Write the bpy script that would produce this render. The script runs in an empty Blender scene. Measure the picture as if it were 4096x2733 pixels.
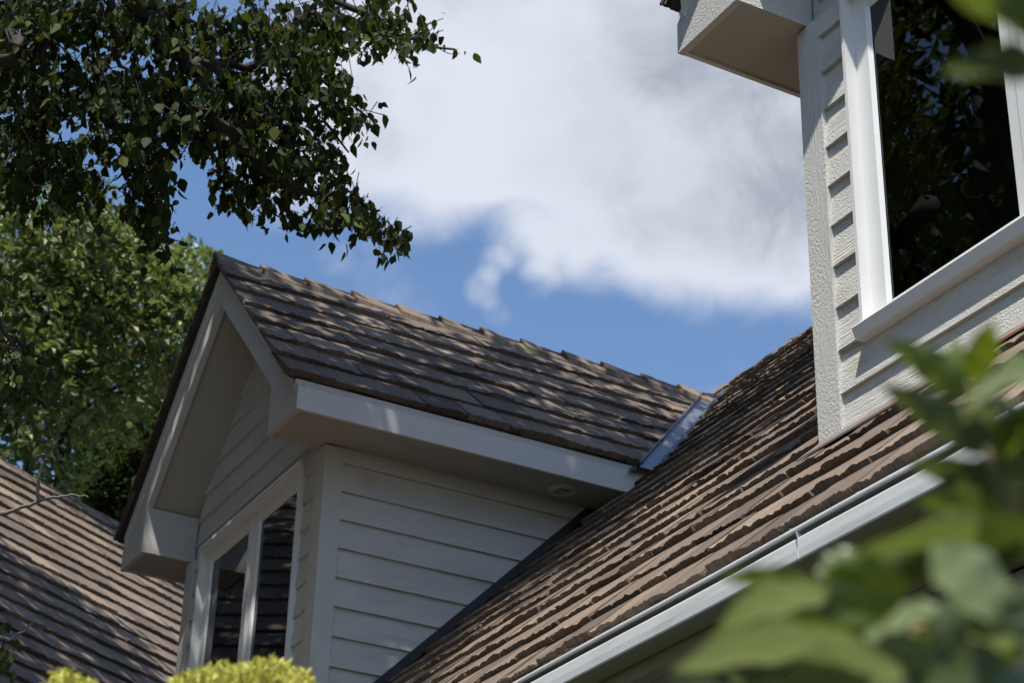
import bpy, math, random
from mathutils import Vector, Matrix, noise
random.seed(7)
R_ = math.radians
# ------------------------------------------------------------------ camera
EYE = 1.6                       # eye height; all coordinates below are metres from the eye, z up
sc = bpy.context.scene
cam_d = bpy.data.cameras.new("camera"); cam = bpy.data.objects.new("camera", cam_d)
sc.collection.objects.link(cam); sc.camera = cam
cy, cp, cr = R_(-61.5226), R_(28.0804), R_(1.5370)
fw = Vector((math.sin(cy)*math.cos(cp), math.cos(cy)*math.cos(cp), math.sin(cp)))
r0 = Vector((math.cos(cy), -math.sin(cy), 0)); u0 = r0.cross(fw)
rt = math.cos(cr)*r0 + math.sin(cr)*u0; up = -math.sin(cr)*r0 + math.cos(cr)*u0
cam.matrix_world = Matrix(((rt.x, up.x, -fw.x, 0), (rt.y, up.y, -fw.y, 0), (rt.z, up.z, -fw.z, EYE), (0, 0, 0, 1)))
cam_d.sensor_width = 36; cam_d.lens = 7943.77/4096*36
cam_d.clip_start = 0.05; cam_d.clip_end = 5000
cam_d.dof.use_dof = True; cam_d.dof.focus_distance = 7.0; cam_d.dof.aperture_fstop = 5.6
cam_d.dof.aperture_blades = 7
# ------------------------------------------------------------------ sun + sky
SUN = Vector((1.15, -1.0, 3.6)).normalized()
s_el = math.asin(SUN.z); s_az = math.atan2(SUN.x, SUN.y)
ld = bpy.data.lights.new("sun", 'SUN'); sun = bpy.data.objects.new("sun", ld); sc.collection.objects.link(sun)
ld.energy = 4.2; ld.angle = R_(0.53); ld.color = (1.0, 0.955, 0.885)
sun.rotation_euler = SUN.to_track_quat('Z', 'Y').to_euler(); sun.location = SUN*60
w = bpy.data.worlds.new("World"); sc.world = w; w.use_nodes = True
nt = w.node_tree; N = nt.nodes; L = nt.links; N.clear()
def nd(t, **k):
    n = N.new(t)
    for a, b in k.items(): setattr(n, a, b)
    return n
sky = nd('ShaderNodeTexSky', sky_type='NISHITA', sun_disc=False, sun_elevation=s_el, sun_rotation=s_az,
         altitude=200, air_density=1.0, dust_density=0.6, ozone_density=1.6)
tc = nd('ShaderNodeTexCoord')
def vdir(px, py):               # world direction used only to say where in the sky the cloud bank lies
    d = rt*((px-2048)/7943.8) + up*(-(py-1366.5)/7943.8) + fw
    return d.normalized()
def mth(op, a, b=None, c=None, clamp=False):
    n = nd('ShaderNodeMath', operation=op, use_clamp=clamp)
    for i, x in enumerate((a, b, c)):
        if x is None: continue
        if isinstance(x, (int, float)): n.inputs[i].default_value = x
        else: L.new(x, n.inputs[i])
    return n.outputs[0]
def dotd(vec):
    n = nd('ShaderNodeVectorMath', operation='DOT_PRODUCT'); L.new(tc.outputs['Generated'], n.inputs[0]); n.inputs[1].default_value = vec
    return n.outputs['Value']
def smooth(x, a, b):
    n = nd('ShaderNodeMapRange', interpolation_type='SMOOTHSTEP'); L.new(x, n.inputs[0])
    n.inputs[1].default_value = a; n.inputs[2].default_value = b; n.inputs[3].default_value = 0; n.inputs[4].default_value = 1
    return n.outputs[0]
def noi(scale, detail, rough, off=(0, 0, 0), dist=0.0):
    m = nd('ShaderNodeMapping'); L.new(tc.outputs['Generated'], m.inputs[0]); m.inputs['Location'].default_value = off
    n = nd('ShaderNodeTexNoise'); L.new(m.outputs[0], n.inputs['Vector'])
    n.inputs['Scale'].default_value = scale; n.inputs['Detail'].default_value = detail
    n.inputs['Roughness'].default_value = rough; n.inputs['Distortion'].default_value = dist
    return n.outputs['Fac']
# a cloud bank: sum of soft lobes given by direction, radius (deg), weight
lobes = [((2750, 200), 8.2, 1.3), ((2000, -200), 7.5, 1.2), ((3500, 500), 7, 1.0), ((1900, 350), 4.2, .7),
         ((2750, 1000), 2.6, .5), ((3300, 980), 2.4, .35), ((1250, 520), 3.2, .75), ((2350, 860), 3.0, .4), ((1700, 640), 3.0, .7), ((3050, 1120), 1.6, .3),
         ((1930, 1150), .8, .46), ((2080, 980), 1.3, .42), ((1320, 1030), .9, .28), ((1980, 1060), .7, .34), ((2150, 1130), .8, .3), ((1120, 760), 1.8, .3), ((1990, 1260), .6, .25), ((2250, 1010), 1.2, .25)]
acc = None
for (px, py), rad, wt in lobes:
    f = smooth(dotd(vdir(px, py)), math.cos(R_(rad)), 1.0 if rad < 9 else math.cos(R_(rad*.45)))
    f = mth('MULTIPLY', f, wt); acc = f if acc is None else mth('ADD', acc, f)
n1 = noi(9.0, 7, .55, (3.1, 1.7, .4), .35); n2 = noi(34, 6, .6, (1.2, 5.7, 2.4), .6)
dens = mth('ADD', acc, mth('MULTIPLY', mth('SUBTRACT', n1, .5), 1.15))
dens = mth('ADD', dens, mth('MULTIPLY', mth('SUBTRACT', n2, .5), .62))
cov = smooth(dens, .04, 1.12)
# everywhere else in the sky: scattered clouds
far = smooth(noi(3.2, 8, .55, (7.3, 2.2, 9.1), .3), .58, .72)
awayd = smooth(dotd(vdir(2048, 1366)), math.cos(R_(38)), math.cos(R_(20)))
cov = mth('MAXIMUM', cov, mth('MULTIPLY', far, mth('SUBTRACT', 1.0, awayd)))
shade = smooth(noi(6.0, 5, .5, (2.0, .3, 5.5), .4), .36, .60)
thick = smooth(dens, .75, 1.7)
dk = smooth(dotd(vdir(2750, 640)), math.cos(R_(6.5)), math.cos(R_(1.5)))
n3 = smooth(noi(22, 6, .6, (5.0, 2.3, 1.5), .5), .25, .75)
dark = mth('MULTIPLY', mth('MULTIPLY', mth('MULTIPLY', thick, mth('ADD', .45, mth('MULTIPLY', n3, 1.0))), mth('ADD', mth('MULTIPLY', shade, .6), mth('MULTIPLY', dk, .38))), .82)
dark = mth('ADD', dark, mth('MULTIPLY', mth('SUBTRACT', .5, n1), .35), clamp=True)
c1 = nd('ShaderNodeMix', data_type='RGBA'); c1.inputs['A'].default_value = (3.08, 3.25, 3.68, 1); c1.inputs['B'].default_value = (1.65, 1.85, 2.15, 1)
L.new(dark, c1.inputs['Factor'])
hs = nd('ShaderNodeHueSaturation'); L.new(sky.outputs[0], hs.inputs['Color']); hs.inputs['Saturation'].default_value = 1.08; hs.inputs['Value'].default_value = 0.72
mx = nd('ShaderNodeMix', data_type='RGBA'); L.new(cov, mx.inputs['Factor']); L.new(hs.outputs[0], mx.inputs['A']); L.new(c1.outputs['Result'], mx.inputs['B'])
bg = nd('ShaderNodeBackground'); bg.inputs['Strength'].default_value = 0.15; L.new(mx.outputs['Result'], bg.inputs['Color'])
wo = nd('ShaderNodeOutputWorld'); L.new(bg.outputs[0], wo.inputs[0])
sc.view_settings.view_transform = 'Standard'; sc.view_settings.look = 'None'
sc.view_settings.exposure = 0.7; sc.view_settings.gamma = 1.0
sc.render.engine = 'CYCLES'
sc.cycles.max_bounces = 6; sc.cycles.transparent_max_bounces = 12

# ------------------------------------------------------------------ materials
def mat(name, build):
    m = bpy.data.materials.new(name); m.use_nodes = True
    t = m.node_tree; t.nodes.clear()
    class G: pass
    g = G(); g.t = t
    def node(ty, **k):
        n = t.nodes.new(ty)
        ins = k.pop('ins', {})
        for a, b in k.items(): setattr(n, a, b)
        for a, b in ins.items():
            if isinstance(b, bpy.types.NodeSocket): t.links.new(b, n.inputs[a])
            else: n.inputs[a].default_value = b
        return n
    g.n = node
    out = node('ShaderNodeOutputMaterial')
    sh = build(g); t.links.new(sh, out.inputs[0])
    return m
def ramp(g, fac, stops):
    r = g.n('ShaderNodeValToRGB', ins={0: fac}); e = r.color_ramp.elements
    e[0].position, e[0].color = stops[0][0], (*stops[0][1], 1); e[1].position, e[1].color = stops[-1][0], (*stops[-1][1], 1)
    for p, c in stops[1:-1]:
        x = e.new(p); x.color = (*c, 1)
    return r.outputs[0]
def noisef(g, vec, scale, detail=4, rough=.55, dist=0):
    return g.n('ShaderNodeTexNoise', ins={'Vector': vec, 'Scale': scale, 'Detail': detail, 'Roughness': rough, 'Distortion': dist}).outputs['Fac']
def mapv(g, vec, scale=(1, 1, 1), loc=(0, 0, 0)):
    return g.n('ShaderNodeMapping', ins={0: vec, 'Scale': scale, 'Location': loc}).outputs[0]
def mixc(g, f, a, b, mode='MIX'):
    n = g.n('ShaderNodeMix', data_type='RGBA', blend_type=mode)
    for k, x in (('Factor', f), ('A', a), ('B', b)):
        s = n.inputs[k] if k == 'Factor' else [q for q in n.inputs if q.name == k and q.type == 'RGBA'][0]
        if isinstance(x, bpy.types.NodeSocket): g.t.links.new(x, s)
        else: s.default_value = x if k == 'Factor' else (*x, 1)
    return [q for q in n.outputs if q.type == 'RGBA'][0]
def bsdf(g, col, rough=.6, normal=None, **k):
    ins = {'Base Color': col if isinstance(col, bpy.types.NodeSocket) else (*col, 1), 'Roughness': rough}
    if normal: ins['Normal'] = normal
    ins.update(k)
    return g.n('ShaderNodeBsdfPrincipled', ins=ins).outputs[0]
def bump(g, h, dist=.002, strength=1.0, normal=None):
    ins = {'Height': h, 'Distance': dist, 'Strength': strength}
    if normal: ins['Normal'] = normal
    return g.n('ShaderNodeBump', ins=ins).outputs[0]

def m_shake(g):
    uv = g.n('ShaderNodeUVMap', uv_map='UVMap').outputs[0]
    at = g.n('ShaderNodeAttribute', attribute_name='tone')
    sep = g.n('ShaderNodeSeparateColor', ins={0: at.outputs['Color']})
    base = ramp(g, sep.outputs[0], [(0, (.092, .067, .048)), (.3, (.140, .103, .073)), (.65, (.188, .139, .099)), (1, (.25, .188, .134))])
    st = noisef(g, mapv(g, uv, (48, 2.4, 1)), 1.0, 6, .65, .35)
    fine = noisef(g, mapv(g, uv, (190, 14, 1)), 1.0, 3, .6)
    big = noisef(g, mapv(g, uv, (2.2, 2.2, 1)), 1.0, 4, .6)
    c = mixc(g, 1.0, base, ramp(g, st, [(.30, (.66, .65, .66)), (.5, (1, 1, 1)), (.72, (1.3, 1.28, 1.24))]), 'MULTIPLY')
    c = mixc(g, 1.0, c, ramp(g, fine, [(.3, (.86, .86, .87)), (.7, (1.1, 1.1, 1.1))]), 'MULTIPLY')
    c = mixc(g, 1.0, c, ramp(g, big, [(.3, (.86, .87, .9)), (.7, (1.1, 1.07, 1.03))]), 'MULTIPLY')
    red = mixc(g, sep.outputs[1], c, (.21, .125, .095))
    h = g.n('ShaderNodeMath', operation='ADD', ins={0: st, 1: g.n('ShaderNodeMath', operation='MULTIPLY', ins={0: fine, 1: .35}).outputs[0]}).outputs[0]
    crack = noisef(g, mapv(g, uv, (26, 1.3, 1), (3, 7, 0)), 1.0, 4, .6, .2)
    cl = ramp(g, crack, [(.485, (1, 1, 1)), (.5, (.42, .40, .40)), (.515, (1, 1, 1))])
    sp = ramp(g, noisef(g, mapv(g, uv, (110, 60, 1)), 1.0, 2, .5), [(.66, (1, 1, 1)), (.74, (1.5, 1.5, 1.5))])
    red = mixc(g, 1.0, mixc(g, .8, red, cl, 'MULTIPLY'), sp, 'MULTIPLY')
    return bsdf(g, red, .78, bump(g, h, .010, 1.0))
M_shake = mat('weathered_shake', m_shake)
def m_paint(rough_scale, base, bdist, stain=0, pl=.42):
    def f(g):
        uv = g.n('ShaderNodeUVMap', uv_map='UVMap').outputs[0]
        grain = noisef(g, mapv(g, uv, (7, 95, 1)), 1.0, 5, .65, .5)
        peb = noisef(g, mapv(g, uv, (95*rough_scale, 120*rough_scale, 1)), 1.0, 4, .7)
        patch = noisef(g, mapv(g, uv, (1.6, 7, 1)), 1.0, 3, .5)
        mixw = ramp(g, patch, [(pl, (0, 0, 0)), (pl+.18, (1, 1, 1))])
        h = g.n('ShaderNodeMix', data_type='FLOAT', ins={'Factor': mixw, 'A': peb, 'B': grain}).outputs[0]
        big = noisef(g, mapv(g, uv, (.9, 2.5, 1)), 1.0, 4, .6)
        c = mixc(g, 1.0, base, ramp(g, big, [(.3, (.93, .93, .93)), (.7, (1.03, 1.03, 1.03))]), 'MULTIPLY')
        if stain:
            st = noisef(g, mapv(g, uv, (2.5, 9, 1)), 1.0, 4, .65)
            c = mixc(g, ramp(g, st, [(.56, (0, 0, 0)), (.72, (.55, .55, .55))]), c, (.46, .36, .26))
        return bsdf(g, c, .55, bump(g, h, bdist, 1.0))
    return f
M_side = mat('painted_clapboard', m_paint(1, (.60, .585, .54), .009, 1))
M_board = mat('painted_rough_trim', m_paint(.8, (.60, .585, .545), .0075, 0, .5))
M_trim = mat('painted_smooth_trim', lambda g: bsdf(g, mixc(g, noisef(g, g.n('ShaderNodeTexCoord').outputs['Object'], 5, 5, .6), (.59, .57, .52), (.66, .64, .59)), .5,
            bump(g, noisef(g, g.n('ShaderNodeTexCoord').outputs['Object'], 60, 3), .0006)))
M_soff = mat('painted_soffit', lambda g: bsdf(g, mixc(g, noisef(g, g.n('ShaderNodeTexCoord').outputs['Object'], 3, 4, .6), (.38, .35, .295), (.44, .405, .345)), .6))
M_soff2 = mat('olive_soffit_gutter_shade', lambda g: bsdf(g, mixc(g, noisef(g, g.n('ShaderNodeTexCoord').outputs['Object'], 3, 4, .6), (.25, .225, .13), (.31, .28, .165)), .6))  # olive soffit colour; also painted shade under the white gutter
M_vinyl = mat('white_vinyl', lambda g: bsdf(g, mixc(g, noisef(g, g.n('ShaderNodeTexCoord').outputs['Object'], 9, 5, .6), (.68, .68, .66), (.75, .75, .74)), .32))
M_gutter = mat('white_gutter_enamel', lambda g: bsdf(g, mixc(g, ramp(g, noisef(g, mapv(g, g.n('ShaderNodeTexCoord').outputs['Object'], (3, 30, 30)), 1, 5, .65), [(.5, (0, 0, 0)), (.75, (.5, .5, .5))]), (.74, .75, .74), (.36, .33, .27)), .3))
M_grime_shade = mat('gutter_grime_shade', lambda g: bsdf(g, mixc(g, noisef(g, mapv(g, g.n('ShaderNodeTexCoord').outputs['Object'], (6, 60, 60)), 1, 5, .7), (.05, .045, .03), (.30, .28, .22)), .7))  # brown grime plus painted shade for the recess under the bead
M_dark = mat('dark_roof_felt', lambda g: bsdf(g, (.022, .018, .016), .85))
M_edge = mat('bronze_drip_edge', lambda g: bsdf(g, (.035, .025, .02), .5))
def m_metal(g):
    o = g.n('ShaderNodeTexCoord').outputs['Object']
    n = noisef(g, o, 7, 5, .6)
    return bsdf(g, mixc(g, n, (.19, .20, .225), (.27, .28, .31)), .45, bump(g, noisef(g, o, 5, 2), .0012), Metallic=.75)
M_metal = mat('galvanised_metal', m_metal)
def m_flash(g):
    o = g.n('ShaderNodeTexCoord').outputs['Object']
    c = mixc(g, ramp(g, noisef(g, o, 9, 5, .6), [(.56, (0, 0, 0)), (.62, (1, 1, 1))]), (.028, .024, .026), (.055, .034, .026))
    li = ramp(g, noisef(g, mapv(g, o, (1, 1, 1), (4, 1, 0)), 5.5, 6, .75), [(.66, (0, 0, 0)), (.69, (1, 1, 1))])
    return bsdf(g, mixc(g, li, c, (.30, .33, .27)), .6)
M_flash = mat('dark_step_flashing', m_flash)
M_copper = mat('tarnished_apron_flashing', lambda g: bsdf(g, mixc(g, ramp(g, noisef(g, mapv(g, g.n('ShaderNodeTexCoord').outputs['Object'], (4, 9, 9)), 1, 4, .6), [(.42, (0, 0, 0)), (.62, (1, 1, 1))]), (.13, .135, .12), (.23, .12, .085)), .55))
def m_glass(g):
    fr = g.n('ShaderNodeFresnel', ins={'IOR': 1.62}).outputs[0]
    fr = g.n('ShaderNodeMath', operation='MULTIPLY', use_clamp=True, ins={0: fr, 1: 1.15}).outputs[0]
    gl = g.n('ShaderNodeBsdfGlossy', ins={'Color': (.92, .93, .96, 1), 'Roughness': 0.0,
            'Normal': bump(g, noisef(g, g.n('ShaderNodeTexCoord').outputs['Object'], 2.2, 1), .0005)}).outputs[0]
    tr = g.n('ShaderNodeBsdfTransparent', ins={0: (.55, .58, .56, 1)}).outputs[0]
    return g.n('ShaderNodeMixShader', ins={0: fr, 1: tr, 2: gl}).outputs[0]
M_glass = mat('window_glass', m_glass)
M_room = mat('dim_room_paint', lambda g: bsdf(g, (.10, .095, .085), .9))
def m_leaf(c0, c1, c2, trans, rough=.42, spec=.5, tl=.35, tm=.6):
    def f(g):
        at = g.n('ShaderNodeAttribute', attribute_name='tone')
        sep = g.n('ShaderNodeSeparateColor', ins={0: at.outputs['Color']})
        c = ramp(g, sep.outputs[0], [(0, c0), (.55, c1), (1, c2)])
        p = g.n('ShaderNodeBsdfPrincipled', ins={'Base Color': c, 'Roughness': rough, 'Specular IOR Level': spec}).outputs[0]
        t = g.n('ShaderNodeBsdfTranslucent', ins={0: mixc(g, tm, c, trans)}).outputs[0]
        return g.n('ShaderNodeMixShader', ins={0: tl, 1: p, 2: t}).outputs[0]
    return f
M_pear = mat('pear_leaf', m_leaf((.014, .026, .005), (.032, .050, .010), (.10, .12, .022), (.15, .2, .02), .65, .15, .24))
M_oak = mat('oak_leaf', m_leaf((.07, .11, .035), (.165, .215, .065), (.34, .37, .13), (.26, .32, .05), .5, .5, .32))
M_fore = mat('shrub_leaf', m_leaf((.03, .052, .016), (.21, .26, .115), (.13, .18, .008), (.26, .31, .0), .36, .7, .36, .22))
M_gold = mat('golden_scale_leaf', m_leaf((.34, .35, .06), (.62, .58, .12), (.85, .78, .24), (.6, .6, .08), .5, .3, .3))
M_conif = mat('yellow_green_scale_leaf', m_leaf((.08, .12, .015), (.22, .26, .03), (.42, .42, .05), (.3, .34, .03), .5, .3, .3))
def m_bark(a, b):
    return lambda g: bsdf(g, mixc(g, noisef(g, mapv(g, g.n('ShaderNodeTexCoord').outputs['Object'], (14, 14, 4)), 1, 5, .65), a, b), .85,
        bump(g, noisef(g, mapv(g, g.n('ShaderNodeTexCoord').outputs['Object'], (50, 50, 14)), 1, 5, .6), .006))
M_bark = mat('dark_bark', m_bark((.014, .011, .009), (.048, .038, .03)))
M_twig = mat('grey_twig_bark', m_bark((.09, .075, .07), (.22, .195, .18)))
M_fruit = mat('russet_fruit', lambda g: bsdf(g, (.13, .085, .04), .5))
M_stem = mat('green_stem', lambda g: bsdf(g, (.16, .13, .05), .6))
M_ground = mat('lawn', lambda g: bsdf(g, mixc(g, noisef(g, g.n('ShaderNodeTexCoord').outputs['Object'], 1.5, 6, .65), (.008, .012, .004), (.02, .024, .009)), .9,
            bump(g, noisef(g, g.n('ShaderNodeTexCoord').outputs['Object'], 60, 3), .03)))
M_bug = mat('dragonfly_body', lambda g: bsdf(g, (.10, .055, .04), .5))
M_wing = mat('dragonfly_wing', lambda g: g.n('ShaderNodeMixShader', ins={0: .35, 1: g.n('ShaderNodeBsdfTransparent').outputs[0], 2: bsdf(g, (.35, .33, .3), .2)}).outputs[0])

# ------------------------------------------------------------------ object helpers
ORG = {}
def thing(name, label, cat, loc, group=None):
    o = bpy.data.objects.new(name, None); sc.collection.objects.link(o)
    o.location = (loc[0], loc[1], loc[2]+EYE); o.empty_display_size = .2
    o['label'] = label; o['category'] = cat
    if group: o['group'] = group
    ORG[o] = Vector(loc); return o
class MB:
    def __init__(s): s.v = []; s.f = []; s.uv = []; s.tone = []; s.mi = []
    def face(s, pts, uvs=None, tone=(.5, 0, 0), m=0):
        b = len(s.v); s.v += [Vector(p) for p in pts]; s.f.append(tuple(range(b, b+len(pts))))
        if uvs is None:
            p0, p1 = Vector(pts[0]), Vector(pts[1]); e = (p1-p0)
            nrm = (p1-p0).cross(Vector(pts[2])-p0)
            if abs(e.z) > .7*e.length: e = Vector((0, 0, 1)).cross(nrm)
            e = e.normalized() if e.length > 1e-6 else Vector((1, 0, 0)); q = nrm.cross(e); q = q.normalized() if q.length > 1e-9 else Vector((0, 0, 1))
            uvs = [(Vector(p).dot(e), Vector(p).dot(q)) for p in pts]
        s.uv += uvs; s.tone.append(tone); s.mi.append(m)
    def add(s, verts, faces, tone=(.5, 0, 0)):      # shared-vertex chunk
        b = len(s.v); s.v += [Vector(p) for p in verts]
        for f in faces:
            s.f.append(tuple(b+i for i in f)); s.uv += [(0, 0)]*len(f); s.tone.append(tone); s.mi.append(0)
    def box(s, a, b, tone=(.5, 0, 0)):
        x0, y0, z0 = a; x1, y1, z1 = b
        if x0 > x1: x0, x1 = x1, x0
        if y0 > y1: y0, y1 = y1, y0
        if z0 > z1: z0, z1 = z1, z0
        P = [(x0,y0,z0),(x1,y0,z0),(x1,y1,z0),(x0,y1,z0),(x0,y0,z1),(x1,y0,z1),(x1,y1,z1),(x0,y1,z1)]
        for f in ((0,3,2,1),(4,5,6,7),(0,1,5,4),(1,2,6,5),(2,3,7,6),(3,0,4,7)): s.face([P[i] for i in f], tone=tone)
    def prism(s, prof, fn, a, b):                   # profile (p,q) swept by fn(p,q,t) from t=a to b
        n = len(prof); A = [fn(p, q, a) for p, q in prof]; B = [fn(p, q, b) for p, q in prof]
        for i in range(n):
            j = (i+1) % n; s.face([A[i], A[j], B[j], B[i]])
        s.face(A[::-1]); s.face(B)
    def build(s, name, m, parent=None, smooth=False, label=None, kind=None, cat=None, group=None):
        me = bpy.data.meshes.new(name)
        org = ORG[parent] if parent is not None else Vector((0, 0, 0))
        off = -org if parent is not None else Vector((0, 0, EYE))
        me.from_pydata([tuple(v+off) for v in s.v], [], s.f)
        uvl = me.uv_layers.new(name='UVMap'); flat = [c for u in s.uv for c in u]; uvl.data.foreach_set('uv', flat)
        at = me.attributes.new('tone', 'FLOAT_COLOR', 'FACE')
        at.data.foreach_set('color', [c for t in s.tone for c in (t[0], t[1], t[2], 1)])
        for mm in (m if isinstance(m, (list, tuple)) else [m]): me.materials.append(mm)
        if any(s.mi): me.polygons.foreach_set('material_index', s.mi)
        if smooth: me.polygons.foreach_set('use_smooth', [True]*len(me.polygons))
        me.update()
        o = bpy.data.objects.new(name, me); sc.collection.objects.link(o)
        if parent is not None: o.parent = parent
        ORG[o] = org
        for k, x in (('label', label), ('kind', kind), ('category', cat), ('group', group)):
            if x: o[k] = x
        return o
def tube(mb, pts, rads, seg=8, cap=True):
    pts = [Vector(p) for p in pts]; rings = []
    ref = Vector((.31, .17, .93))
    for i, p in enumerate(pts):
        d = (pts[min(i+1, len(pts)-1)]-pts[max(i-1, 0)]).normalized()
        a = d.cross(ref);  a = a.normalized() if a.length > 1e-3 else d.cross(Vector((1, 0, 0))).normalized()
        b = d.cross(a); rings.append([p+(a*math.cos(2*math.pi*k/seg)+b*math.sin(2*math.pi*k/seg))*rads[i] for k in range(seg)])
    vs = [v for r in rings for v in r]; fs = []
    for i in range(len(rings)-1):
        for k in range(seg):
            k2 = (k+1) % seg; fs.append((i*seg+k, i*seg+k2, (i+1)*seg+k2, (i+1)*seg+k))
    if cap: fs.append(tuple(range(seg))[::-1]); fs.append(tuple((len(rings)-1)*seg+k for k in range(seg)))
    mb.add(vs, fs)

# ------------------------------------------------------------------ shakes
def shakes(mb, O, u, v, n, v0, v1, e, intervals, t=.015, rng=None, wmin=.13, wmax=.33, seg=.0125, redp=.02):
    O, u, v, n = Vector(O), Vector(u), Vector(v), Vector(n)
    def P(a, b, h): return O+u*a+v*b+n*h
    k = 0; vb0 = v0
    while vb0 < v1:
        vbn = vb0; vtn = vb0+e*1.3
        ivs = intervals(vbn, vtn)
        for (ab, bb, at_, bt) in ivs:
            lo, hi = min(ab, at_), max(bb, bt)
            x = lo - rng.uniform(0, .2)
            while x < hi:
                wd = rng.uniform(wmin, wmax); x0, x1 = x+rng.uniform(.0015, .004), x+wd-rng.uniform(.0015, .004); x += wd
                if max(x0, lo) >= min(x1, hi): continue
                tone = (min(1, max(0, rng.gauss(.46, .27))), rng.uniform(.15, .45) if rng.random() < redp else 0, 0)
                dv = rng.gauss(0, .006); dh = rng.uniform(-.001, .005); tk = t*rng.uniform(.85, 1.25)
                tl = rng.uniform(-.008, .008)
                ns = max(2, int((x1-x0)/seg)); us = [x0+(x1-x0)*i/ns for i in range(ns+1)]
                rb = []; rt_ = []; rm = []; rp = []; ok = False
                walk = 0
                for i, uu in enumerate(us):
                    walk = walk*.72 + rng.gauss(0, .0022)
                    ub = min(max(uu, ab), bb); ut = min(max(uu, at_), bt)
                    if bb > ab and ab < uu < bb: ok = True
                    jv = dv + tl*(uu-x0)/wd + walk*.8 + rng.uniform(-.003, .003); jh = walk*.9 + rng.uniform(-.0018, .0018)
                    hb = tk+dh
                    rb.append(P(ub, vbn+dv*.5+.003, -.006)); rt_.append(P(ub, vbn+jv, hb+jh))
                    um = ub+(ut-ub)*.14; rm.append(P(um, vbn+e*.18, hb-tk*.17+.0008*rng.uniform(-1, 1)))
                    rp.append(P(ut, vtn, hb-tk*1.3))
                if not ok and not (at_ < bt): continue
                for i in range(ns):
                    uva, uvb = us[i]+k*3.7, us[i+1]+k*3.7
                    if (rt_[i+1]-rt_[i]).length < 1e-4 and (rp[i+1]-rp[i]).length < 1e-4: continue
                    mb.face([rb[i], rb[i+1], rt_[i+1], rt_[i]], [(uva, -.02), (uvb, -.02), (uvb, 0), (uva, 0)], tone)
                    mb.face([rt_[i], rt_[i+1], rm[i+1], rm[i]], [(uva, vbn), (uvb, vbn), (uvb, vbn+e*.18), (uva, vbn+e*.18)], tone)
                    mb.face([rm[i], rm[i+1], rp[i+1], rp[i]], [(uva, vbn+e*.18), (uvb, vbn+e*.18), (uvb, vtn), (uva, vtn)], tone)
                for i in (0, ns):
                    q = [rb[i], rt_[i], rm[i], rp[i]]
                    mb.face(q if i else q[::-1], [(us[i], 0), (us[i], .02), (us[i], .1), (us[i], .3)], tone)
        vb0 += e; k += 1
def caps(mb, A, B, side, step=.30, ang=45, w=.14, t=.016, rng=None, lift=.03, tipfirst=True):
    # overlapping ridge caps from A to B; side = horizontal unit vector across the ridge
    A, B, side = Vector(A), Vector(B), Vector(side); d = (B-A); Ln = d.length; d.normalize(); z = Vector((0, 0, 1))
    x = 0
    while x < Ln:
        c, s = math.cos(R_(ang)), math.sin(R_(ang)); tone = (min(1, max(0, rng.gauss(.6, .18))), 0, 0)
        x1 = min(x+step*1.25, Ln+.05); h0 = lift+rng.uniform(-.002, .004); h1 = .004
        def pt(l, across, h):     # l along, across signed width, h height
            sg = 1 if across >= 0 else -1
            return A + d*l + side*(across*c) + z*(-abs(across)*s + h)
        for sg in (1, -1):
            ws = w*rng.uniform(.95, 1.06)
            a0, a1 = pt(x, 0, h0+t), pt(x1, 0, h1+t); b0, b1 = pt(x, sg*ws, h0+t*.8), pt(x1, sg*ws, h1+t*.8)
            c0, c1 = pt(x, 0, h0-.002), pt(x1, 0, h1-t); d0, d1 = pt(x, sg*ws, h0-t), pt(x1, sg*ws, h1-t)
            F = [([a0, b0, b1, a1], [(0, x), (ws, x), (ws, x1), (0, x1)]), ([c0, d0, b0, a0], None), ([b0, d0, d1, b1], None), ([c0, c1, d1, d0], None)]
            for q, uv in F: mb.face(q if sg < 0 else q[::-1], (uv if sg < 0 else uv[::-1]) if uv else None, tone)
        x += step*rng.uniform(.96, 1.04)

EX = .27
house = thing('house', 'grey clapboard house with brown shake roofs and two gabled dormers', 'house', (-7, 6, -1.6))
HW, HF, YF, YW = 1.043, 1.373, 3.474, 3.8; ED = 1.372
AP = 6.13                       # shingle surface height at the dormer ridge
ROOFC = -.96                    # main roof surface: z = y + ROOFC
RZ, RY = 6.43, 7.39             # main ridge
DORM = (-10.128, -3.765)
q2 = 2**-.5

# main roof ---------------------------------------------------------------------
rng = random.Random(11)
mb = MB()
EY = 3.095                       # eave line y
O = Vector((0, EY, EY+ROOFC)); U = Vector((1, 0, 0)); V = Vector((0, q2, q2)); Nn = Vector((0, -q2, q2))
XL, XR = -12.6, 2.5
def excl(z):                    # x half extents blocked by a dormer at roof height z
    if z > AP-.02: return None
    y = z-ROOFC
    if y < YW-.03: return None
    if z < AP-HF+.03: return HW+.035
    return AP-z+.15
def main_iv(vb, vt):
    zb, zt = O.z+vb*q2, O.z+min(vt, (RY-EY)/q2)*q2
    eb, et = excl(zb+.06), excl(zt)
    if eb is None and et is None: return [(XL, XR, XL, XR)]
    eb = eb if eb is not None else (et if zb < 4 else 0); et = et if et is not None else 0
    if zb+.06 < YW+ROOFC: return [(XL, XR, XL, XR)]
    out = []; a = XL; a2 = XL
    for c in DORM:
        out.append((a, c-eb, a2, c-et)); a = c+eb; a2 = c+et
    out.append((a, XR, a2, XR)); return out
shakes(mb, O, U, V, Nn, 0.0, (RY-EY)/q2-.12, EX, main_iv, rng=rng, redp=.03, t=.0185)
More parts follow.
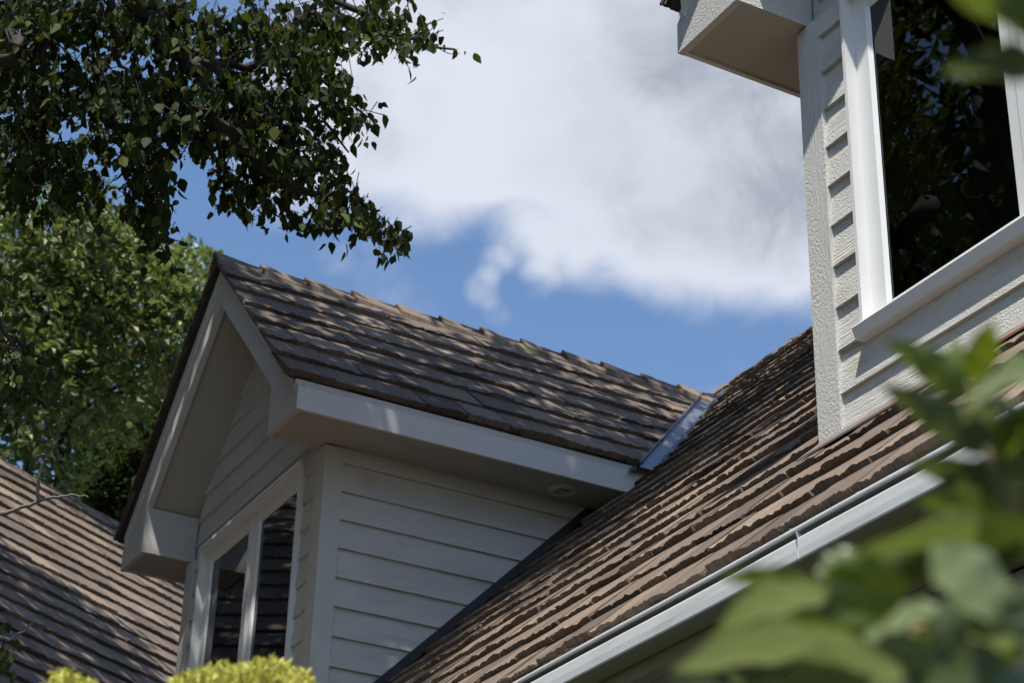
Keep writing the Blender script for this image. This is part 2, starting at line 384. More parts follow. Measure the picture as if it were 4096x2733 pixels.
# doubled starter course under the eave
shakes(mb, O-V*.008-Nn*.021, U, V, Nn, 0.0, .1, EX, lambda a, b: [(XL, XR, XL, XR)], rng=rng, t=.017)
roof = mb.build('main_roof', M_shake, house, label='steep brown shake roof rising from the white gutter')
mb = MB(); mb.face([O+U*XL-Nn*.022+V*.0, O+U*XR-Nn*.022, O+U*XR-Nn*.022+V*6.1, O+U*XL-Nn*.022+V*6.1])
mb.face([Vector((XL, RY-.01, RZ-.04)), Vector((XR, RY-.01, RZ-.04)), Vector((XR, RY+4, RZ-4.04)), Vector((XL, RY+4, RZ-4.04))])
mb.build('roof_deck', M_dark, roof)
mb = MB(); caps(mb, (XL, RY, RZ-.01), (XR, RY, RZ-.01), (0, 1, 0), rng=rng, lift=.035); mb.build('ridge_cap', M_shake, roof)
# walls, soffit, fascia, gutter of the main storey
mb = MB()
mb.box((XL+.3, 3.46, -1.6), (XR-.3, 3.6, 1.93)); mb.box((XL+.3, 3.6, -1.6), (XL+.45, 11, 1.93)); mb.box((XR-.45, 3.6, -1.6), (XR-.3, 11, 1.93)); mb.box((XL+.45, 10.9, -1.6), (XR-.45, 11, 1.93))
mb.build('wall', M_side, house)
mb = MB()
for i in range(6):
    y0 = 3.112+i*.058; mb.box((XL, y0, 1.938), (XR, y0+.055, 1.95))
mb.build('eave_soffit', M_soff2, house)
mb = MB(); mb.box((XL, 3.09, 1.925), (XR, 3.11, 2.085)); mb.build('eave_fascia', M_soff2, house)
mb = MB()
G0 = 3.0
prof = [(3.088, 2.058), (3.088, 1.974), (3.080, 1.970), (3.012, 1.970), (3.003, 1.9715), (3.000, 1.976), (2.9985, 2.000), (2.9985, 2.0295), (3.001, 2.0335), (3.006, 2.0365),
        (3.0165, 2.0385), (3.0185, 2.0420), (3.0165, 2.0465), (3.009, 2.0495), (3.001, 2.0515), (2.996, 2.0555), (2.9955, 2.0615), (3.000, 2.0665), (3.007, 2.0680), (3.013, 2.0655), (3.013, 2.060), (3.010, 2.057),
        (3.022, 2.050), (3.024, 2.040), (3.010, 2.028), (3.004, 1.982), (3.010, 1.977), (3.078, 1.975), (3.084, 1.98), (3.084, 2.058)]
A = [Vector((XL, y, z)) for y, z in prof]
xs = [XL+i*(XR-XL)/60 for i in range(61)]
rows = [[Vector((x, y, z+.0022*math.sin(x*1.7)+.0012*math.sin(x*5.1+y*9))) for y, z in prof] for x in xs]
n_ = len(prof); vs = [p for r in rows for p in r]; fs = []
for i in range(60):
    for k in range(n_):
        k2 = (k+1) % n_; fs.append((i*n_+k, i*n_+k2, (i+1)*n_+k2, (i+1)*n_+k))
mb.add(vs, fs)
mb.mi = [1 if 10 <= (q % n_) <= 13 else 2 if 1 <= (q % n_) <= 3 else 0 for q in range(len(mb.f))]  # recess faces: grime with painted shade; underside faces: shade painted in olive
gut = mb.build('gutter', [M_gutter, M_grime_shade, M_soff2], house)
for x in (-5.55, -3.92, -1.3, -7.7, -9.8):
    mb = MB(); mb.prism([(y-.0012 if y < 3.05 else y, z) for y, z in prof[3:16]], lambda p, q, t: Vector((t, p, q)), x, x+.0035)
    mb.build('gutter_seam', M_gutter, gut)

# clapboards ----------------------------------------------------------------------
CB = .1643; CZ = 3.0-CB*14
def boards(mb, fn, z0, z1, ivf, step=CB, thick=.017, seg=.12, rng=None):
    """fn(a,d,z): a along, d inward depth. ivf(zlo,zhi)->[(a0,a1,b0,b1)] at the bottom / top"""
    k = math.floor((z0-CZ)/step)
    while CZ+k*step < z1:
        za = CZ+k*step; zb = min(za+step, z1); k += 1
        if zb <= z0: continue
        zs = max(za, z0)
        for (a0, a1, b0, b1) in ivf(zs, zb):
            if a1-a0 < .004 and b1-b0 < .004: continue
            n = max(1, int((max(a1, b1)-min(a0, b0))/seg)); sh = rng.uniform(0, 90)
            db = rng.uniform(-.001, .001)
            top_d = thick*(zb-za)/step
            lo = thick*(zs-za)/step
            pb = []; pt = []; pi = []
            for i in range(n+1):
                f = i/n; j = rng.uniform(-.0007, .0007); 
                pb.append((a0+(a1-a0)*f, lo+db, zs+j)); pt.append((b0+(b1-b0)*f, top_d, zb+.001)); pi.append((a0+(a1-a0)*f, lo+.03, zs+j+.002))
            for i in range(n):
                uv = [(pb[i][0]+sh, za*1.0), (pb[i+1][0]+sh, za), (pt[i+1][0]+sh, zb), (pt[i][0]+sh, zb)]
                mb.face([fn(*pb[i]), fn(*pb[i+1]), fn(*pt[i+1]), fn(*pt[i])], uv)
                mb.face([fn(*pi[i]), fn(*pi[i+1]), fn(*pb[i+1]), fn(*pb[i])], [(uv[0][0], 0), (uv[1][0], 0), (uv[1][0], .02), (uv[0][0], .02)])
def window(xa, xb, zb, zt, g, m, name_parent, label):
    """double casement: outer xa..xb; glass width g, mullion m"""
    yo, ys, yg = 3.775, 3.825, 3.842
    fr = MB(); f = .015; sw = .08
    # outer frame ring with deep jambs
    def ring(mb, x0, x1, z0, z1, w_, ya, yb):
        mb.box((x0, ya, z0), (x0+w_, yb, z1)); mb.box((x1-w_, ya, z0), (x1, yb, z1))
        mb.box((x0+w_, ya, z1-w_), (x1-w_, yb, z1)); mb.box((x0+w_, ya, z0), (x1-w_, yb, z0+w_))
    ring(fr, xa, xb, zb+.03, zt, f, yo, 3.86)
    win = fr.build('window', M_vinyl, name_parent, label=label)
    sl = MB()
    sl.prism([(3.86, zb+.052), (3.762, zb+.045), (3.760, zb+.040), (3.774, zb+.0), (3.86, zb+.0)], lambda p, q, t: Vector((t, p, q)), xa-.028, xb+.028)
    sl.build('sill', M_vinyl, win)
    hd = MB(); hd.box((xa-.006, 3.768, zt+.002), (xb+.006, 3.83, zt+.022)); hd.build('head_flashing', M_vinyl, win)
    sw = ((xb-xa)-2*g-m)/2-f
    for i in range(2):
        x0 = xa+f+.001 if i == 0 else xa+f+sw+g+m-(.06)
        x1 = x0+sw+g+.06 if i == 0 else xb-f-.001
        gl = xa+f+sw if i == 0 else xa+f+sw+g+m; gr = gl+g; gb = zb+.115; gt = zt-f-.078
        s = MB(); z0, z1 = zb+.046, zt-f-.001
        # sash: stepped face, with a soft bevel toward the glass
        def bar(ax, bx, az, bz, vert, inner):   # stile / rail as sloped profile
            s.box((ax, ys, az), (bx, 3.86, bz))
        s.box((x0, ys, z0), (gl-.012, 3.86, z1)); s.box((gr+.012, ys, z0), (x1, 3.86, z1))
        s.box((gl-.012, ys, gt+.012), (gr+.012, 3.86, z1)); s.box((gl-.012, ys, z0), (gr+.012, 3.86, gb-.012))
        # glazing bead (sloped)
        a = [(gl-.012, gb-.012), (gr+.012, gb-.012), (gr+.012, gt+.012), (gl-.012, gt+.012)]; b = [(gl, gb), (gr, gb), (gr, gt), (gl, gt)]
        for k in range(4):
            k2 = (k+1) % 4
            s.face([(a[k][0], ys+.001, a[k][1]), (a[k2][0], ys+.001, a[k2][1]), (b[k2][0], yg-.002, b[k2][1]), (b[k][0], yg-.002, b[k][1])])
        s.build('sash', M_vinyl, win)
        p = MB(); p.face([(gl-.004, yg, gb-.004), (gr+.004, yg, gb-.004), (gr+.004, yg, gt+.004), (gl-.004, yg, gt+.004)])
        p.build('pane', M_glass, win)
    mu = MB(); c0 = xa+f+sw+g+m/2; mu.box((c0-.022, ys-.012, zb+.046), (c0+.022, 3.85, zt-f-.001)); mu.build('mullion', M_vinyl, win)
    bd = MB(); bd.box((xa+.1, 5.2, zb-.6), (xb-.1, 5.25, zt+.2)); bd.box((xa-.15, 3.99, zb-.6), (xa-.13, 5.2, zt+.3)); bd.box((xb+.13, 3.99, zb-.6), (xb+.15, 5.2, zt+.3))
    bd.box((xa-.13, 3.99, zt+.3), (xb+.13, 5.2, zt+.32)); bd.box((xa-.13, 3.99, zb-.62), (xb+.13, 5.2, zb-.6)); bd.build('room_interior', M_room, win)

def dormer(xc, wx, which, rng):
    zb_wall = YW+ROOFC
    wa, wb, wzb, wzt, g, m = wx
    CBW = .118
    fnf = lambda a, d, z: Vector((a, YW+d, z))
    def ivf(z0, z1):
        def lim(z): return min(HW-CBW, 5.86-z)
        a, b = lim(z0), lim(z1)
        if a <= .01: return []
        b = max(b, 0)
        L_, R2 = (xc-a, xc-b), (xc+a, xc+b)
        if z1 > wzb+.01 and z0 < wzt-.001:
            return [(L_[0], wa-.003, L_[1], wa-.003), (wb+.003, R2[0], wb+.003, R2[1])]
        return [(L_[0], R2[0], L_[1], R2[1])]
    mb = MB(); zz = [zb_wall+.03]
    cuts = sorted([zb_wall-.03, wzb, wzt+.022, 5.86])
    for a, b in zip(cuts[:-1], cuts[1:]): boards(mb, fnf, a, b, ivf, rng=rng)
    mb.face([(xc-HW+.02, YW+.032, 2.6), (xc+HW-.02, YW+.032, 2.6), (xc+HW-.02, YW+.032, wzb), (xc-HW+.02, YW+.032, wzb)])
    mb.face([(xc-HW+.02, YW+.032, wzb), (wa+.012, YW+.032, wzb), (wa+.012, YW+.032, 4.8), (xc-HW+.02, YW+.032, 4.8)])
    mb.face([(wb-.012, YW+.032, wzb), (xc+HW-.02, YW+.032, wzb), (xc+HW-.02, YW+.032, 4.8), (wb-.012, YW+.032, 4.8)])
    mb.face([(wa+.012, YW+.032, wzt-.01), (wb-.012, YW+.032, wzt-.01), (wb-.012, YW+.032, 4.8), (wa+.012, YW+.032, 4.8)])
    mb.face([(xc-HW+.02, YW+.032, 4.8), (xc+HW-.02, YW+.032, 4.8), (xc, YW+.032, 5.9)])
    mb.build('gable_wall', M_side, house, label='front siding of the %s gabled dormer' % which)
    # side walls
    for sg in (1, -1):
        mb = MB()
        fs_ = lambda y, d, z: Vector((xc+sg*(HW-d), y, z))
        def ivs(z0, z1):
            e0, e1 = z0-ROOFC+.0, z1-ROOFC
            return [(YW+.106, e0+.02, YW+.106, e1+.02)]
        def fn2(a, d, z): return fs_(a, d, z)
        if sg > 0: boards(mb, fn2, zb_wall, 4.575, ivs, rng=rng, seg=.3)
        else:
            boards(mb, lambda a, d, z: fs_(a, d, z), zb_wall, 4.575, ivs, rng=rng, seg=.3)
        mb.face([fs_(YW+.03, .032, 2.7), fs_(6.2, .032, 2.7), fs_(6.2, .032, 4.9), fs_(YW+.03, .032, 4.9)])
        mb.build('side_wall', M_side, house, label='side siding of the %s gabled dormer' % which)
    for sg in (1, -1):
        mb = MB()
        x1 = xc+sg*(HW+.004); x0 = xc+sg*(HW-CBW)
        nz = 16; zt = 4.562; z0 = zb_wall-.06
        for i in range(nz):
            za, zb = z0+(zt-z0)*i/nz, z0+(zt-z0)*(i+1)/nz
            uv = lambda a, b: [(a, za+5*sg), (b, za+5*sg), (b, zb+5*sg), (a, zb+5*sg)]
            # uv swapped so that the grain runs vertically
            vf = lambda P: [(p[2]+7*sg, p[0]+p[1]) for p in P]
            P = [(min(x0, x1), YW-.006, za), (max(x0, x1), YW-.006, za), (max(x0, x1), YW-.006, zb), (min(x0, x1), YW-.006, zb)]; mb.face(P, vf(P))
            P = [(x1, YW-.006, za), (x1, YW+.106, za), (x1, YW+.106, zb), (x1, YW-.006, zb)]; mb.face(P if sg > 0 else P[::-1], vf(P if sg > 0 else P[::-1]))
            P = [(x0, YW-.006, za), (x0, YW+.03, za), (x0, YW+.03, zb), (x0, YW-.006, zb)]; mb.face(P[::-1] if sg > 0 else P, vf(P[::-1] if sg > 0 else P))
            P = [(x1, YW+.106, za), (x1-sg*.03, YW+.106, za), (x1-sg*.03, YW+.106, zb), (x1, YW+.106, zb)]; mb.face(P, vf(P))
        mb.face([(x0, YW-.006, z0), (x1, YW-.006, z0), (x1, YW+.106, z0), (x0, YW+.106, z0)])
        mb.build('corner_board', M_board, house)
    window(wa, wb, wzb, wzt, g, m, house, 'white two-pane window in the %s dormer' % which)
    # rake boards with boxed returns
    for sg in (1, -1):
        mb = MB(); T = .04
        pts = [(0, 5.84), (.983, 4.857), (.983, 4.56), (HF, 4.56), (HF, 4.697), (0, 6.07)]
        quads = [[0, 1, 4, 5], [1, 2, 3, 4]]
        W3 = lambda p, y: Vector((xc+sg*p[0], y, p[1]))
        d_ = Vector((1, 0, -1)).normalized()
        for q in quads:
            P = [W3(pts[i], YF) for i in q]
            uv = [((pts[i][0]-pts[i][1])*q2, (pts[i][0]+pts[i][1])*q2) for i in q]
            mb.face(P if sg < 0 else P[::-1], uv if sg < 0 else uv[::-1])
        # underside and back
        def rq(a, b, y0, y1): return [W3(a, y0), W3(b, y0), W3(b, y1), W3(a, y1)]
        mb.face(rq(pts[0], pts[1], YF, YF+T)); mb.face(rq(pts[1], (.983, 4.56), YF, YW+.02)); mb.face(rq(pts[2], pts[3], YF, YF+.03))
        mb.face([W3(p, YF+T) for p in pts[:2]+[pts[4], pts[5]]])
        mb.build('rake_board', M_board, house, label='sloping %s rake board with boxed end' % which)
        mb = MB()                                   # crown strip above the rake
        a, b = 6.035, 6.105
        mb.prism([(a, YF-.012), (b-.02, YF-.016), (b, YF-.022), (b, YF+.03), (a, YF+.03)], lambda p, q, t: Vector((xc+sg*t, q, p-t)), 0, HF-.05)
        mb.build('rake_moulding', M_trim, house)
        mb = MB()                                   # side fascia + moulding
        xf = xc+sg*HF; ye = 4.56-ROOFC+.1; 
        mb.box((xf-sg*.02, YF+.001, 4.562), (xf-sg*.0005, ye+.14, 4.696)); mb.build('side_fascia', M_trim, house)
        mb = MB(); mb.prism([(HF-.06, 4.698), (HF-.03, 4.698), (HF-.026, 4.715), (HF-.02, 4.742), (HF-.06, 4.752)], lambda p, q, t: Vector((xc+sg*p, t, q)), YF-.005, ye+.25)
        mb.build('eave_moulding', M_trim, house)
        # soffits
        mb = MB()
        xi = xc+sg*(HW-.02)
        zS = 4.571
        mb.face([(xf-sg*.018, YF+.03, zS), (xi, YF+.03, zS), (xi, ye+.2, zS), (xf-sg*.018, ye+.2, zS)])
        mb.face([(xc+sg*.983, YF+.03, zS), (xi, YF+.03, zS), (xi, YW+.02, zS), (xc+sg*.983, YW+.02, zS)])
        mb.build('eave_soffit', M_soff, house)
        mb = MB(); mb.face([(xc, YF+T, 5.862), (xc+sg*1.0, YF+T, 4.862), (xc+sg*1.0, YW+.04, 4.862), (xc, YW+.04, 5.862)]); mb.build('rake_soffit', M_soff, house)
    # roof
    mb = MB(); YE = 3.405
    for sg in (1, -1):
        Oo = Vector((xc+sg*ED, YE, AP-ED)); Vv = Vector((-sg*q2, 0, q2)); Uu = Vector((0, 1, 0)); Nv = Vector((sg*q2, 0, q2))
        def iv(vb, vt):
            # far end: the valley with the main roof  y = z - ROOFC
            zb = Oo.z+vb*q2; zt = Oo.z+min(vt, ED/q2)*q2
            return [(0.0, zb-ROOFC-YE-.105, 0.0, zt-ROOFC-YE-.105)]
        shakes(mb, Oo, Uu, Vv, Nv, 0, ED/q2-.1, EX, iv, rng=rng, wmin=.15, wmax=.42, t=.021)
        shakes(mb, Oo+Vv*.01-Nv*.017, Uu, Vv, Nv, 0, .1, EX, iv, rng=rng)
    rf = mb.build('dormer_roof', M_shake, house, label='brown shake roof of the %s dormer' % which)
    mb = MB()
    for sg in (1, -1):
        F = []
        for (t0, y0_, y1_) in ((0, YE+.022, AP-ROOFC-.02), (ED-.02, YE+.022, AP-ED-ROOFC-.02)):
            F.append([(xc+sg*t0, y0_, AP-.022-t0), (xc+sg*t0, y1_, AP-.022-t0), (xc+sg*t0, y1_, AP-.04-t0), (xc+sg*t0, y0_, AP-.04-t0)])
        a, b = F
        mb.face([a[0], b[0], b[1], a[1]]); mb.face([a[3], b[3], b[2], a[2]]); mb.face([a[0], b[0], b[3], a[3]]); mb.face([b[0], b[1], b[2], b[3]])
    mb.build('roof_deck', M_dark, rf)
    mb = MB(); caps(mb, (xc, YE-.006, AP-.005), (xc, AP-ROOFC+.0, AP-.005), (1, 0, 0), step=.31, rng=rng, w=.13, lift=.042, t=.022); mb.build('ridge_cap', M_shake, rf)
    # valleys
    for sg in (1, -1):
        mb = MB()
        W = .115
        def vp(t, side, h):   # t: height z along the valley; side<0 on dormer plane, >0 on main plane
            base = Vector((xc+sg*(AP-t), t-ROOFC, t))
            ud = Vector((0, -1, 0)); um = Vector((sg, 0, 0))
            nd_ = Vector((sg*q2, 0, q2)); nm = Vector((0, -q2, q2))
            if side < 0: return base+ud*(-side)+nd_*h
            return base+um*side+nm*h
        z0, z1 = AP-1.43, AP+.03
        cols = [(-.16, -.03), (-.114, -.012), (-.110, .038), (-.103, .038), (-.100, .008), (0, .012), (.122, .010), (.125, .030), (.133, .030), (.136, -.008), (.19, -.03)]
        nn = 10
        for i in range(nn):
            ta, tb = z0+(z1-z0)*i/nn, z0+(z1-z0)*(i+1)/nn
            for (s0, h0), (s1, h1) in zip(cols[:-1], cols[1:]):
                mb.face([vp(ta, s0 if s0 else 1e-6, h0), vp(ta, s1 if s1 else 1e-6, h1), vp(tb, s1 if s1 else 1e-6, h1), vp(tb, s0 if s0 else 1e-6, h0)])
        mb.build('valley_flashing', M_metal, house)
    # step flashing where the side walls meet the roof, apron in front
    for sg in (1, -1):
        mb = MB()
        x0 = xc+sg*(HW+.006); x1 = xc+sg*(HW+.07); y0, y1 = YW+.1, 4.8-ROOFC
        mb.face([(x0, y0-.02, y0+ROOFC-.02), (x0, y1, y1+ROOFC), (x0, y1, y1+ROOFC+.085), (x0, y0-.02, y0+ROOFC+.065)])
        mb.face([(x0, y0-.02, y0+ROOFC-.02+.018), (x1, y0-.02, y0+ROOFC-.02+.018), (x1, y1, y1+ROOFC+.018), (x0, y1, y1+ROOFC+.018)])
        mb.build('step_flashing', M_flash, house)
    mb = MB(); zb = YW+ROOFC
    mb.prism([(YW+.0, zb+.03), (YW-.012, zb+.018), (YW-.10, zb-.058), (YW-.10, zb-.066), (YW+.0, zb+.012)], lambda p, q, t: Vector((t, p, q)), xc-HW-.01, xc+HW+.01)
    mb.build('apron_flashing', M_copper, house)

dormer(DORM[0], (-10.905, -9.375, 3.14, 4.557, .583, .174), 'far left', random.Random(3))
dormer(DORM[1], (-4.535, -2.925, 3.14, 4.557, .62, .18), 'near right', random.Random(5))

# round vent in the soffit of the left dormer
mb = MB(); c = Vector((-8.95, 5.205, 4.571)); S = 28
def circ(r, z): return [c+Vector((r*math.cos(2*math.pi*k/S), r*math.sin(2*math.pi*k/S), z)) for k in range(S)]
rings = [circ(.082, 0), circ(.079, -.007), (circ(.052, -.010)), circ(.049, .0), circ(.049, .02)]
vs = [p for r in rings for p in r]; fs = []
for i in range(4):
    for k in range(S):
        k2 = (k+1) % S; fs.append((i*S+k, i*S+k2, (i+1)*S+k2, (i+1)*S+k))
mb.add(vs, fs); vent = mb.build('soffit_vent', M_trim, house)
mb = MB()
for i in range(4):
    y = -.033+i*.022; hw = math.sqrt(max(0, .049**2-y**2)); mb.box(c+Vector((-hw, y-.0022, -.008)), c+Vector((hw, y+.0022, -.004)))
mb.box(c+Vector((-.004, -.049, -.0095)), c+Vector((.004, .049, -.0082))); mb.build('vent_grille', M_trim, vent)
mb = MB(); mb.box(c+Vector((-.037, -.037, .0)), c+Vector((.037, .037, .004)))
mb.v = []; mb.f = []; mb.uv = []; mb.tone = []; mb.mi = []; mb.face(circ(.050, -.0022)); mb.build('vent_screen', M_dark, vent)

# the angled wing at the left -------------------------------------------------------
b_ = R_(-31); WE = Vector((math.sin(b_), math.cos(b_), 0)); WD = Vector((math.cos(b_)*q2, -math.sin(b_)*q2, -q2))
WN = WE.cross(WD);  WN = WN if WN.z > 0 else -WN
R0 = Vector((-17.18, 4.643, 7.424))
mb = MB(); rng = random.Random(21)
LW = 8.1                        # slope length
Ow = R0+WD*LW
shakes(mb, Ow, WE, -WD, WN, 0, LW-.1, EX, lambda a, b: [(-12.5, 4.2, -12.5, 4.2)], rng=rng, t=.027, wmin=.16, wmax=.45, seg=.03)
wr = mb.build('wing_roof', M_shake, house, label='long brown shake roof of the angled wing at the left')
mb = MB(); mb.face([Ow+WE*-12.5-WN*.02, Ow+WE*4.2-WN*.02, R0+WE*4.2-WN*.02, R0+WE*-12.5-WN*.02])
hb = Vector((-WD.x, -WD.y, 0))*1.0
bk = Vector((-WD.x*2**.5, -WD.y*2**.5, -1)).normalized()
mb.face([R0+WE*-12.5-WN*.02, R0+WE*4.2-WN*.02, R0+WE*4.2+bk*7-WN*.02, R0+WE*-12.5+bk*7-WN*.02]); mb.build('roof_deck', M_dark, wr)
mb = MB(); caps(mb, R0+WE*-12.5+Vector((0, 0, -.03)), R0+WE*4.2+Vector((0, 0, -.03)), Vector((math.cos(b_), -math.sin(b_), 0)), step=.42, rng=rng, w=.15, lift=.035); mb.build('ridge_cap', M_shake, wr)
mb = MB(); hd = Vector((math.cos(b_), -math.sin(b_), 0))
p = Ow-hd*.5
for a, bq in ((-12.3, 2.0),):
    P0, P1 = p+WE*a, p+WE*bq; P2 = P1-hd*10.4; P3 = P0-hd*10.4
    for s0, s1 in ((P0, P1), (P1, P2), (P2, P3), (P3, P0)):
        mb.face([(s0.x, s0.y, -1.6), (s1.x, s1.y, -1.6), (s1.x, s1.y, Ow.z+.3), (s0.x, s0.y, Ow.z+.3)])
mb.build('wing_wall', M_side, house)
# ------------------------------------------------------------------ ground
mb = MB(); mb.face([(-1500, -1500, -1.6), (1500, -1500, -1.6), (1500, 1500, -1.6), (-1500, 1500, -1.6)]); mb.build('ground', M_ground, kind='structure')

# ------------------------------------------------------------------ foliage
def pix(px, py, D):             # a point D metres from the eye in a given direction (v: 2350-wide photo grid)
    d = rt*((px*1.743-2048)/7943.8) + up*(-(py*1.743-1366.5)/7943.8) + fw
    return d.normalized()*D
def leaf(mb, p, tip, side, ln, wd, tone, fold=.25, curl=.15, simple=False):
    tip = tip.normalized(); side = (side-tip*side.dot(tip)); side = side.normalized() if side.length > 1e-4 else tip.orthogonal().normalized()
    nn = tip.cross(side)
    def q(a, s, h=0): return p+tip*(ln*a)+side*(wd*s)+nn*(h*ln)
    if simple:
        v = [q(0, 0), q(.4, -.5, fold*.4), q(1, 0, -curl), q(.4, .5, fold*.4)]
        mb.add(v, [(0, 1, 2), (0, 2, 3)], tone); return
    v = [q(0, 0), q(.18, -.36, fold*.3), q(.45, -.5, fold*.35-curl*.2), q(.75, -.26, fold*.15-curl*.5), q(1.0, 0, -curl),
         q(.75, .26, fold*.15-curl*.5), q(.45, .5, fold*.35-curl*.2), q(.18, .36, fold*.3), q(.45, 0, -curl*.2)]
    mb.add(v, [(0, 1, 8), (1, 2, 8), (2, 3, 4, 8), (8, 4, 5, 6), (8, 6, 7), (8, 7, 0)], tone)
def rv(rng): return Vector((rng.gauss(0, 1), rng.gauss(0, 1), rng.gauss(0, 1)))
def limb(mb, pts, r0, r1, rng, wob=.03, sub=4):
    P = [Vector(p) for p in pts]; out = []
    for i in range(len(P)-1):
        a = P[max(i-1, 0)]; b = P[i]; c = P[i+1]; d = P[min(i+2, len(P)-1)]
        for k in range(sub):
            t = k/sub; out.append(.5*((2*b)+(c-a)*t+(2*a-5*b+4*c-d)*t*t+(3*b-a-3*c+d)*t**3)+rv(rng)*wob*.35)
    out.append(P[-1]); n = len(out)
    tube(mb, out, [r0+(r1-r0)*(i/(n-1))**.8 for i in range(n)], 7); return out

# pear tree: trunk left of the frame, limbs reaching over the roofs
rng = random.Random(41)
pear = thing('pear_tree', 'dark pear tree with hanging branches over the roofs at upper left', 'tree', (-9.9, -2.2, -1.6))
tb = MB()
limb(tb, [(-9.9, -2.2, -1.7), (-9.8, -2.2, 1), (-9.65, -2.1, 3.2), (-9.7, -1.9, 5.3)], .21, .12, rng)
tb.build('trunk', M_bark, pear, smooth=True)
lb = MB(); tw = MB(); fol = MB(); fr = MB()
def P9(x, y, D=9.0): return pix(x, y, D)
fork = Vector((-9.7, -1.9, 5.2))
mains = [
 ([fork, (-9.6, .0, 6.6), P9(200, -190, 8.9), P9(300, -10, 8.85), P9(369, 69, 8.85), P9(430, 154, 8.85), P9(476, 223, 8.85), P9(538, 307, 8.9), P9(614, 384, 9.0), P9(720, 455, 9.15), P9(800, 497, 9.3), P9(890, 540, 9.35), P9(935, 562, 9.35)], .07, .005),
 ([fork, (-9.9, .1, 5.9), P9(-60, 150, 8.7), P9(30, 92, 8.7), P9(110, 58, 8.7), P9(180, 22, 8.7), P9(260, -12, 8.7), P9(350, -60, 8.7)], .038, .018),
 ([P9(300, -10, 8.85), P9(480, -80, 9.1), P9(640, -60, 9.2), P9(760, -20, 9.2), P9(860, 70, 9.1), P9(960, 85, 9.1), P9(1045, 118, 9.1)], .04, .004),
 ([P9(350, -60, 9.2), P9(400, 30, 9.1), P9(400, 160, 9.0), P9(360, 300, 9.0), P9(370, 430, 9.0), P9(375, 560, 9.0)], .02, .004),
 ([P9(430, 154, 8.85), P9(560, 150, 9.1), P9(680, 150, 9.3), P9(760, 200, 9.3), P9(845, 270, 9.3)], .025, .004),
 ([P9(538, 307, 8.9), P9(620, 262, 9.1), P9(740, 290, 9.3), P9(800, 350, 9.4)], .02, .004),
 ([P9(476, 223, 8.85), P9(500, 300, 9.1), P9(515, 390, 9.2), P9(515, 480, 9.3)], .02, .004),
 ([P9(110, 58, 8.7), P9(100, 200, 8.8), P9(100, 330, 8.9), P9(80, 480, 8.9)], .02, .004),
 ([P9(250, -10, 8.7), P9(262, 90, 8.8), P9(300, 200, 8.8), P9(310, 340, 8.8)], .02, .004),
 ([P9(614, 384, 9.0), P9(620, 430, 9.1), P9(600, 470, 9.3)], .015, .004),
 ([P9(-60, 560, 8.6), P9(-20, 700, 8.6), P9(30, 800, 8.6), P9(60, 880, 8.6)], .02, .005),
 # crown above the frame, over the far dormer
 ([fork, (-9.35, -1.75, 7.0), (-8.85, -1.1, 8.7), (-8.3, .8, 9.5), (-7.6, 2.8, 10.0)], .15, .03),
 ([fork, (-10.6, -.8, 7.2), (-10.4, -.2, 9.0), (-10.0, .8, 10.8)], .12, .03),
 ([(-8.5, .0, 9.1), (-9.2, 1.4, 9.3), (-9.2, 2.6, 9.8)], .06, .02),
 ([fork, (-11.4, -1.8, 6.8), (-12.3, -2.6, 8.2), (-12.8, -3.2, 9.8)], .12, .03),
 ([fork, (-10.3, -2.2, 6.9), (-9.9, -3.2, 8.6), (-9.4, -3.9, 10)], .11, .03),
]
for pts, a, b in mains:
    (limb)(lb, pts, a, b, rng, .05 if a > .03 else .03)
def pear_cluster(c, n, sx, sy, sz, hang=1.0, size=(.055, .085)):
    for _ in range(n):
        p = c+Vector((rng.gauss(0, sx), rng.gauss(0, sy), rng.gauss(0, sz)))
        tip = Vector((rng.gauss(0, .45+.6*(1-hang)), rng.gauss(0, .45+.6*(1-hang)), -hang+rng.gauss(0, .45)))
        ln = rng.uniform(*size); t = rng.random()
        tone = (t*t*.75 if rng.random() > .06 else 1.0, 0, 0)
        leaf(fol, p, tip, rv(rng) if hang > .5 else Vector((rng.gauss(0, 1), rng.gauss(0, 1), rng.gauss(0, .3))), ln, ln*rng.uniform(.6, .8), tone, fold=rng.uniform(.1, .35), curl=rng.uniform(0, .3))
